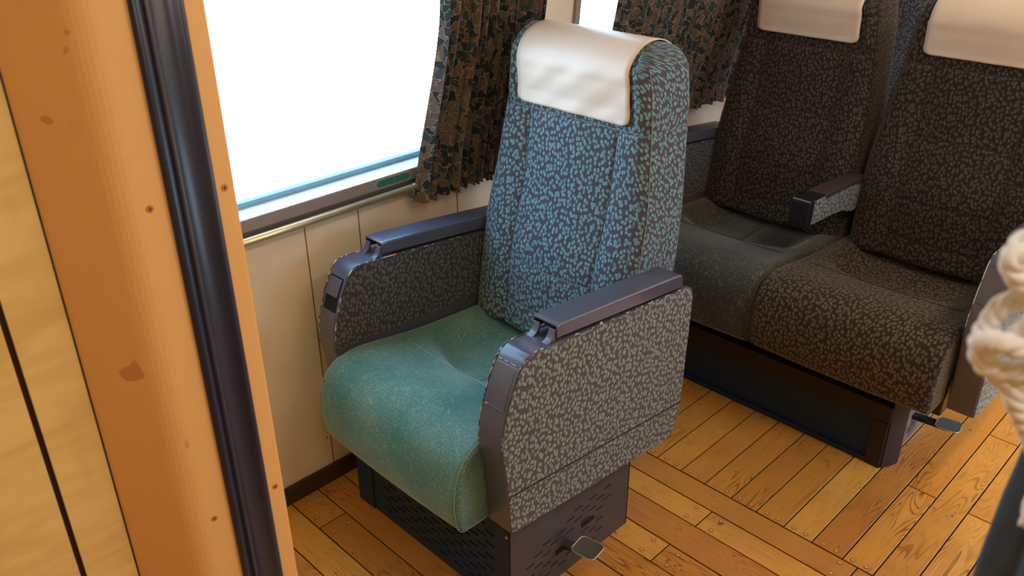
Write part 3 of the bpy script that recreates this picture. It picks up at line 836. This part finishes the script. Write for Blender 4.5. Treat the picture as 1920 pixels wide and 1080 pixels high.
def single_seat():
    cy = 1.2265
    t = thing('single_seat', 'single armchair train seat with teal cushion and spotted blue backrest beside the window', 'seat', (1.146, cy, 0))
    make_cushion(t, 0, cy, .233, M['teal'], M['seamteal'])
    make_back(t, 0, cy, M['back'], [.49, .60, .955], M['vinyl'])
    arm(t, 0, .928, .991, -1, 'plain'); arm(t, 0, 1.462, 1.525, 1, 'open')
    B().box(.94, 1.44, .995, 1.458, .24, .335).build('seat_frame', M['dark'], t, bevel=.006)
    B().box(1.36, 1.44, .995, 1.458, .33, .47).build('back_hinge_bar', M['dark'], t, bevel=.006)
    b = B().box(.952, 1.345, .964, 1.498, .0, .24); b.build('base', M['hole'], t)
    base_side_plate(t, 0, .956, M['base'])
    base_side_plate(t, 0, 1.499, M['base'], slots=False)
    # slotted front grille
    sl = []
    for r in range(12):
        zz = .03+r*.0165
        for k in range(8):
            u = 1.02+.052*k+.026*(r % 2)
            if u < 1.40: sl.append((u, zz))
    b = B()
    for u0, u1, v0, v1 in slot_rows(.957, 1.44, .0, .24, sl, .030, .005): b.box(.945, .948, u0, u1, v0, v1)
    g = b.build('front_grille', M['navy'], t)
    B().box(.941, .948, 1.44, 1.502, .0, .24).build('front_plate', M['navy'], t, bevel=.001)
    B().box(1.345, 1.348, .956, 1.502, 0, .24).build('rear_plate', M['base'], t)
    for y, z in ((1.452, .012), (1.49, .03), (.968, .215), (.968, .02)): screw_x(t, .945, y, z)
    pedal(t, (1.122, .956, .092), (1.128, .898, .108), M['steel'], M['base'], .15)
    B().box(1.175, 1.215, .9545, .957, .098, .110).build('pedal_slot', M['hole'], t)
    B().box(1.088, 1.112, .9545, .957, .074, .088).build('pedal_slot', M['hole'], t)
    return t

def double_seat(label, dx, grp=None):
    c1, c2 = 1.2265, .735
    t = thing('double_seat', label, 'seat', (1.19+dx, .97, 0), grp)
    make_cushion(t, dx, c1, .241, M['greygreen'], M['seamdark'])
    make_cushion(t, dx, c2, .243, M['dbrown'], M['seamdark'])
    make_back(t, dx, c1, M['brown'], [.49, .60, .77, .955], M['vinyl'], 0, M['seamdark'], .984)
    make_back(t, dx, .722, M['brown'], [.49, .60, .77, .955], M['vinyl'], 0, M['seamdark'], .984)
    arm(t, dx, .414, .477, -1, 'plain'); arm(t, dx, 1.462, 1.525, 1, 'plain')
    # short folding armrest between the two backs
    poly = rounded([(1.066, .632), (1.058, .600), (1.050, .570), (1.075, .562), (1.20, .556), (1.262, .550), (1.31, .530), (1.36, .530), (1.42, .56), (1.42, .605), (1.30, .625)], [.006, 0, .006, .006, .01, .02, .02, .02, .01, .01, .02], 3)
    poly = [(x+dx, z) for x, z in poly]
    o = B().prism(poly, .958, 1.006).build('center_armrest', M['side'], t, bevel=.003)
    f = [(1.067, .638), (1.041, .638), (1.036, .63), (1.028, .572), (1.034, .566), (1.060, .566)]
    B().prism([(x+dx, z) for x, z in f], .955, 1.009).build('armrest_nose', M['dark'], o, bevel=.003)
    B().tube([(1.0395+dx, .956, .6385), (1.0395+dx, 1.008, .6385)], .0012, 6).build('edge_trim', M['chip2'], o)
    B().prism([(1.067+dx, .628), (1.067+dx, .637), (1.137+dx, .630), (1.137+dx, .622)], .960, 1.004).build('armrest_core', M['dark'], o)
    c = [(1.13, .622), (1.13, .638), (1.25, .634), (1.385, .626), (1.42, .612), (1.42, .597), (1.30, .617)]
    B().prism([(x+dx, z) for x, z in c], .9555, 1.0085).build('armrest_pad', M['plastic2'], o, bevel=.003)
    # base
    B().box(.94+dx, 1.44+dx, .49, 1.458, .225, .335).build('seat_frame', M['dark'], t, bevel=.006)
    B().box(1.40+dx, 1.48+dx, .50, 1.458, .33, .60).build('back_hinge_bar', M['dark'], t, bevel=.006)
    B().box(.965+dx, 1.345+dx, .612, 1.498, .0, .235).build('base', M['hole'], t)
    B().box(.953+dx, .962+dx, .640, 1.50, .012, .145).build('front_panel', M['navy'], t, bevel=.002)
    B().box(.940+dx, .962+dx, .60, 1.502, .142, .196).build('front_rail', M['brownframe'], t, bevel=.003)
    B().box(.943+dx, .962+dx, .64, 1.502, .0, .014).build('front_kick', M['navy'], t, bevel=.002)
    B().box(.940+dx, .966+dx, .602, .645, .0, .150).build('front_post', M['brownframe'], t, bevel=.003)
    B().prismz([(.944+dx, .600), (.966+dx, .585), (1.000+dx, .575), (1.004+dx, .605), (.966+dx, .610)], .0, .215).build('corner_foot', M['brownframe'], t, bevel=.003)
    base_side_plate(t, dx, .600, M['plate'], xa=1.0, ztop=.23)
    base_side_plate(t, dx, 1.499, M['base'], slots=False)
    B().box(1.345+dx, 1.348+dx, .60, 1.502, 0, .235).build('rear_plate', M['base'], t)
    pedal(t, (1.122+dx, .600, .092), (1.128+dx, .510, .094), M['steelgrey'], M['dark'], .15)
    return t

single_seat()
double_seat('dark brown double train seat with orange-lit headrest covers behind the teal single seat', 1.045)
double_seat('rear double seat glimpsed between the two brown seat backs in front', 2.09)

# ================================================================== WINDOW FURNITURE
def curtain(name, label, x0, x1, nbig, ntight, xbig, bottom, seed, big_first=True):
    rnd = random.Random(seed)
    pts = []
    # zigzag pleats in plan: broad loose folds near the free edge, tight ones further on
    def pleats(a, b, n, amp):
        out = []
        for i in range(n):
            s = (b-a)/n; x = a+i*s; k = amp*rnd.uniform(.8, 1.15)
            out += [(x, .0), (x+s*.30, -k*.55), (x+s*.55, -k), (x+s*.72, -k*.85), (x+s*.80, -k*.25), (x+s*.92, .0)]
        return out
    if big_first: pts = pleats(x0, xbig, nbig, .024) + pleats(xbig, x1, ntight, .017)
    else: pts = pleats(x0, xbig, ntight, .013) + pleats(xbig, x1, nbig, .02)
    pts.append((x1, 0))
    hs = [bottom+i*(1.50-bottom)/26 for i in range(27)]
    b = B(); n = len(pts); u = [0]
    for i in range(1, n): u.append(u[-1]+math.hypot(pts[i][0]-pts[i-1][0], pts[i][1]-pts[i-1][1]))
    uv = []
    for z in hs:
        for i, (x, d) in enumerate(pts):
            tt = (z-bottom)/(1.50-bottom)
            amp = 1.0+.25*math.sin(3*tt+i*.35)
            h = z-HW
            yy = YW-.030-.05*smooth01(tt*1.6)-max(0, h)*.09 + d*amp
            xx = x + .006*math.sin(4*tt+i*.5) - (.030*max(0, 1-tt/.55)*max(0, 1-(x-x0)/.12) if big_first else 0)
            b.v.append((xx, yy, z-.006*(1 if d < -.01 else 0)*(1-tt))); uv.append((u[i], z))
    for j in range(len(hs)-1):
        for i in range(n-1):
            f = [j*n+i, j*n+i+1, (j+1)*n+i+1, (j+1)*n+i]; b.f.append(f); b.mi.append(0); b.uv.append([uv[a] for a in f])
    o = b.build(name, M['curtain'], smooth=False)
    so = o.modifiers.new('thickness', 'SOLIDIFY'); so.thickness = .0012
    return tag(o, label, 'curtain')
curtain('pleated_curtain', 'pleated floral brown and green curtain gathered right of the large bright window', 1.272, 1.615, 4, 14, 1.39, .708, 3)
curtain('pleated_curtain', 'pleated floral curtain behind the brown double seat, bright window slit at its left', 1.908, 2.70, 3, 17, 2.50, .700, 5, big_first=False)
for a, b_ in ((.40, 1.66), (1.86, 3.2)):
    B().tube([(a, YW-.16, 1.505), (b_, YW-.16, 1.505)], .008, 10).build('trim_3', M['brass'], kind='structure', smooth=True)

rail = thing('brass_rail', 'brass tube rail running along the wall below the bright window', 'rail', (.85, YW-.022, .735))
B().tube([(.37, YW-.030, .7450), (1.240, YW-.030, .7450)], .0092, 14).build('tube', M['brass'], rail, smooth=True)
B().cyl((1.238, YW-.030, .7450), (1, 0, 0), .0105, .012, 14).build('end_cap', M['steel'], rail, smooth=False)
B().box(1.240, 1.254, YW-.036, YW-.0005, .738, .752).build('bracket', M['steel'], rail, bevel=.002)
B().tube([(1.236+.0*i, YW-.030+.012*math.cos(a), .733+.013*math.sin(a)) for i, a in ((i, 2*math.pi*i/16) for i in range(16))], .0013, 6, closed=True).build('ring', M['steel'], rail, smooth=True)

st = thing('window_sticker', 'small oval teal sticker with a pale rim on the window frame strip', 'sticker', LW(1.195, -.011, .037))
def capsule(b, x0, x1, h0, h1, d, th):
    r = (h1-h0)/2; hm = (h0+h1)/2; pl = []
    for k in range(9): a = -math.pi/2+math.pi*k/8; pl.append((x1-r+r*math.cos(a), hm+r*math.sin(a)))
    for k in range(9): a = math.pi/2+math.pi*k/8; pl.append((x0+r+r*math.cos(a), hm+r*math.sin(a)))
    n = len(pl); vs = [LW(x, d, h) for x, h in pl]+[LW(x, d-th, h) for x, h in pl]
    b.add(vs, [tuple(range(n, 2*n))]+[(i, (i+1) % n, n+(i+1) % n, n+i) for i in range(n)])
b = B(); capsule(b, 1.142, 1.248, .026, .049, -.010, .0004); b.build('rim', M['stickeredge'], st)
b = B(); capsule(b, 1.145, 1.245, .0285, .0465, -.0104, .0004); b.build('face', M['sticker'], st)
b = B(); up(b, 1.199, 1.2005, -.0112, -.0108, .031, .044); b.build('tick_mark', M['stickertext'], st)

hk = thing('wall_bracket', 'small dark metal catch screwed to the cream wall left of the teal cushion', 'bracket', (.948, YW, .19))
B().box(.944, .954, YW-.012, YW-.0003, .178, .202).build('plate', M['dark'], hk, bevel=.002)
B().cyl((.949, YW-.012, .196), (0, -1, 0), .004, .008, 10).build('pin', M['dark'], hk)
screw_y(.934, YW, .134, wallo, M['dark'], .003)

# ================================================================== DOORWAY CURTAIN AND ROPE (right edge, close to the camera)
dc = B(); rings = []
for j in range(41):
    z = .25+j*(1.95-.25)/40
    g = 1.0-.25*math.exp(-((z-1.33)/.10)**2)
    ring = []
    for i in range(64):
        a = 2*math.pi*i/64; rr = .050*g*(1+.10*math.sin(7*a+.6*z)+.05*math.sin(13*a))
        ring.append((.462+rr*math.cos(a)*.8, .020+rr*math.sin(a), z))
    rings.append(ring)
dc.loft(rings)
tag(dc.build('door_curtain', M['cloth'], smooth=True), 'dark blue-grey gathered door curtain at the lower right edge, out of focus', 'curtain')
rp = thing('rope_tie', 'knotted white cotton rope hanging blurred at the right edge', 'rope', (.39, .085, 1.30))
def twisted(path, r, parent, turns):
    P = [Vector(p) for p in path]
    # catmull-rom resample
    Q = []
    for i in range(len(P)-1):
        p0 = P[max(0, i-1)]; p1 = P[i]; p2 = P[i+1]; p3 = P[min(len(P)-1, i+2)]
        for k in range(10):
            t = k/10; Q.append(.5*((2*p1)+(p2-p0)*t+(2*p0-5*p1+4*p2-p3)*t*t+(3*p1-p0-3*p2+p3)*t**3))
    Q.append(P[-1]); n = len(Q)
    b = B(); up_ = Vector((1, 0, .1))
    for s in range(3):
        pts = []
        for i, q in enumerate(Q):
            d = (Q[min(n-1, i+1)]-Q[max(0, i-1)]).normalized(); a = d.cross(up_).normalized(); c = a.cross(d)
            ang = 2*math.pi*(turns*i/n+s/3); pts.append(q+(math.cos(ang)*a+math.sin(ang)*c)*r*.52)
        b.tube(pts, r*.56, 8)
    b.build('strand', M['rope'], parent, smooth=True)
# loops given in metres in the plane of the doorway: (x, y, z)
RX = .392
ROPE = [
    [(.40, .050, 1.360), (.395, .078, 1.3565), (RX, .0950, 1.349), (RX-.004, .0985, 1.340), (.392, .0955, 1.331), (.398, .086, 1.327), (.40, .06, 1.327)],
    [(.40, .055, 1.349), (.388, .0845, 1.346), (.382, .0965, 1.343), (.384, .0925, 1.333), (.392, .084, 1.325), (.386, .083, 1.315), (.388, .088, 1.306)],
    [(.398, .080, 1.330), (.392, .096, 1.318), (RX, .1010, 1.305), (.388, .1015, 1.295), (.386, .096, 1.2875), (.39, .084, 1.288), (.40, .06, 1.296)],
    [(.40, .050, 1.302), (.384, .080, 1.303), (.380, .093, 1.304), (.383, .0985, 1.298), (.39, .0915, 1.283), (.395, .08, 1.278), (.40, .055, 1.286)],
    [(.395, .083, 1.286), (.393, .083, 1.274), (.400, .0745, 1.255), (.405, .066, 1.235), (.405, .062, 1.20)],
]
for pth in ROPE: twisted([(x, y-.014, z) for x, y, z in pth], .0050, rp, 4)
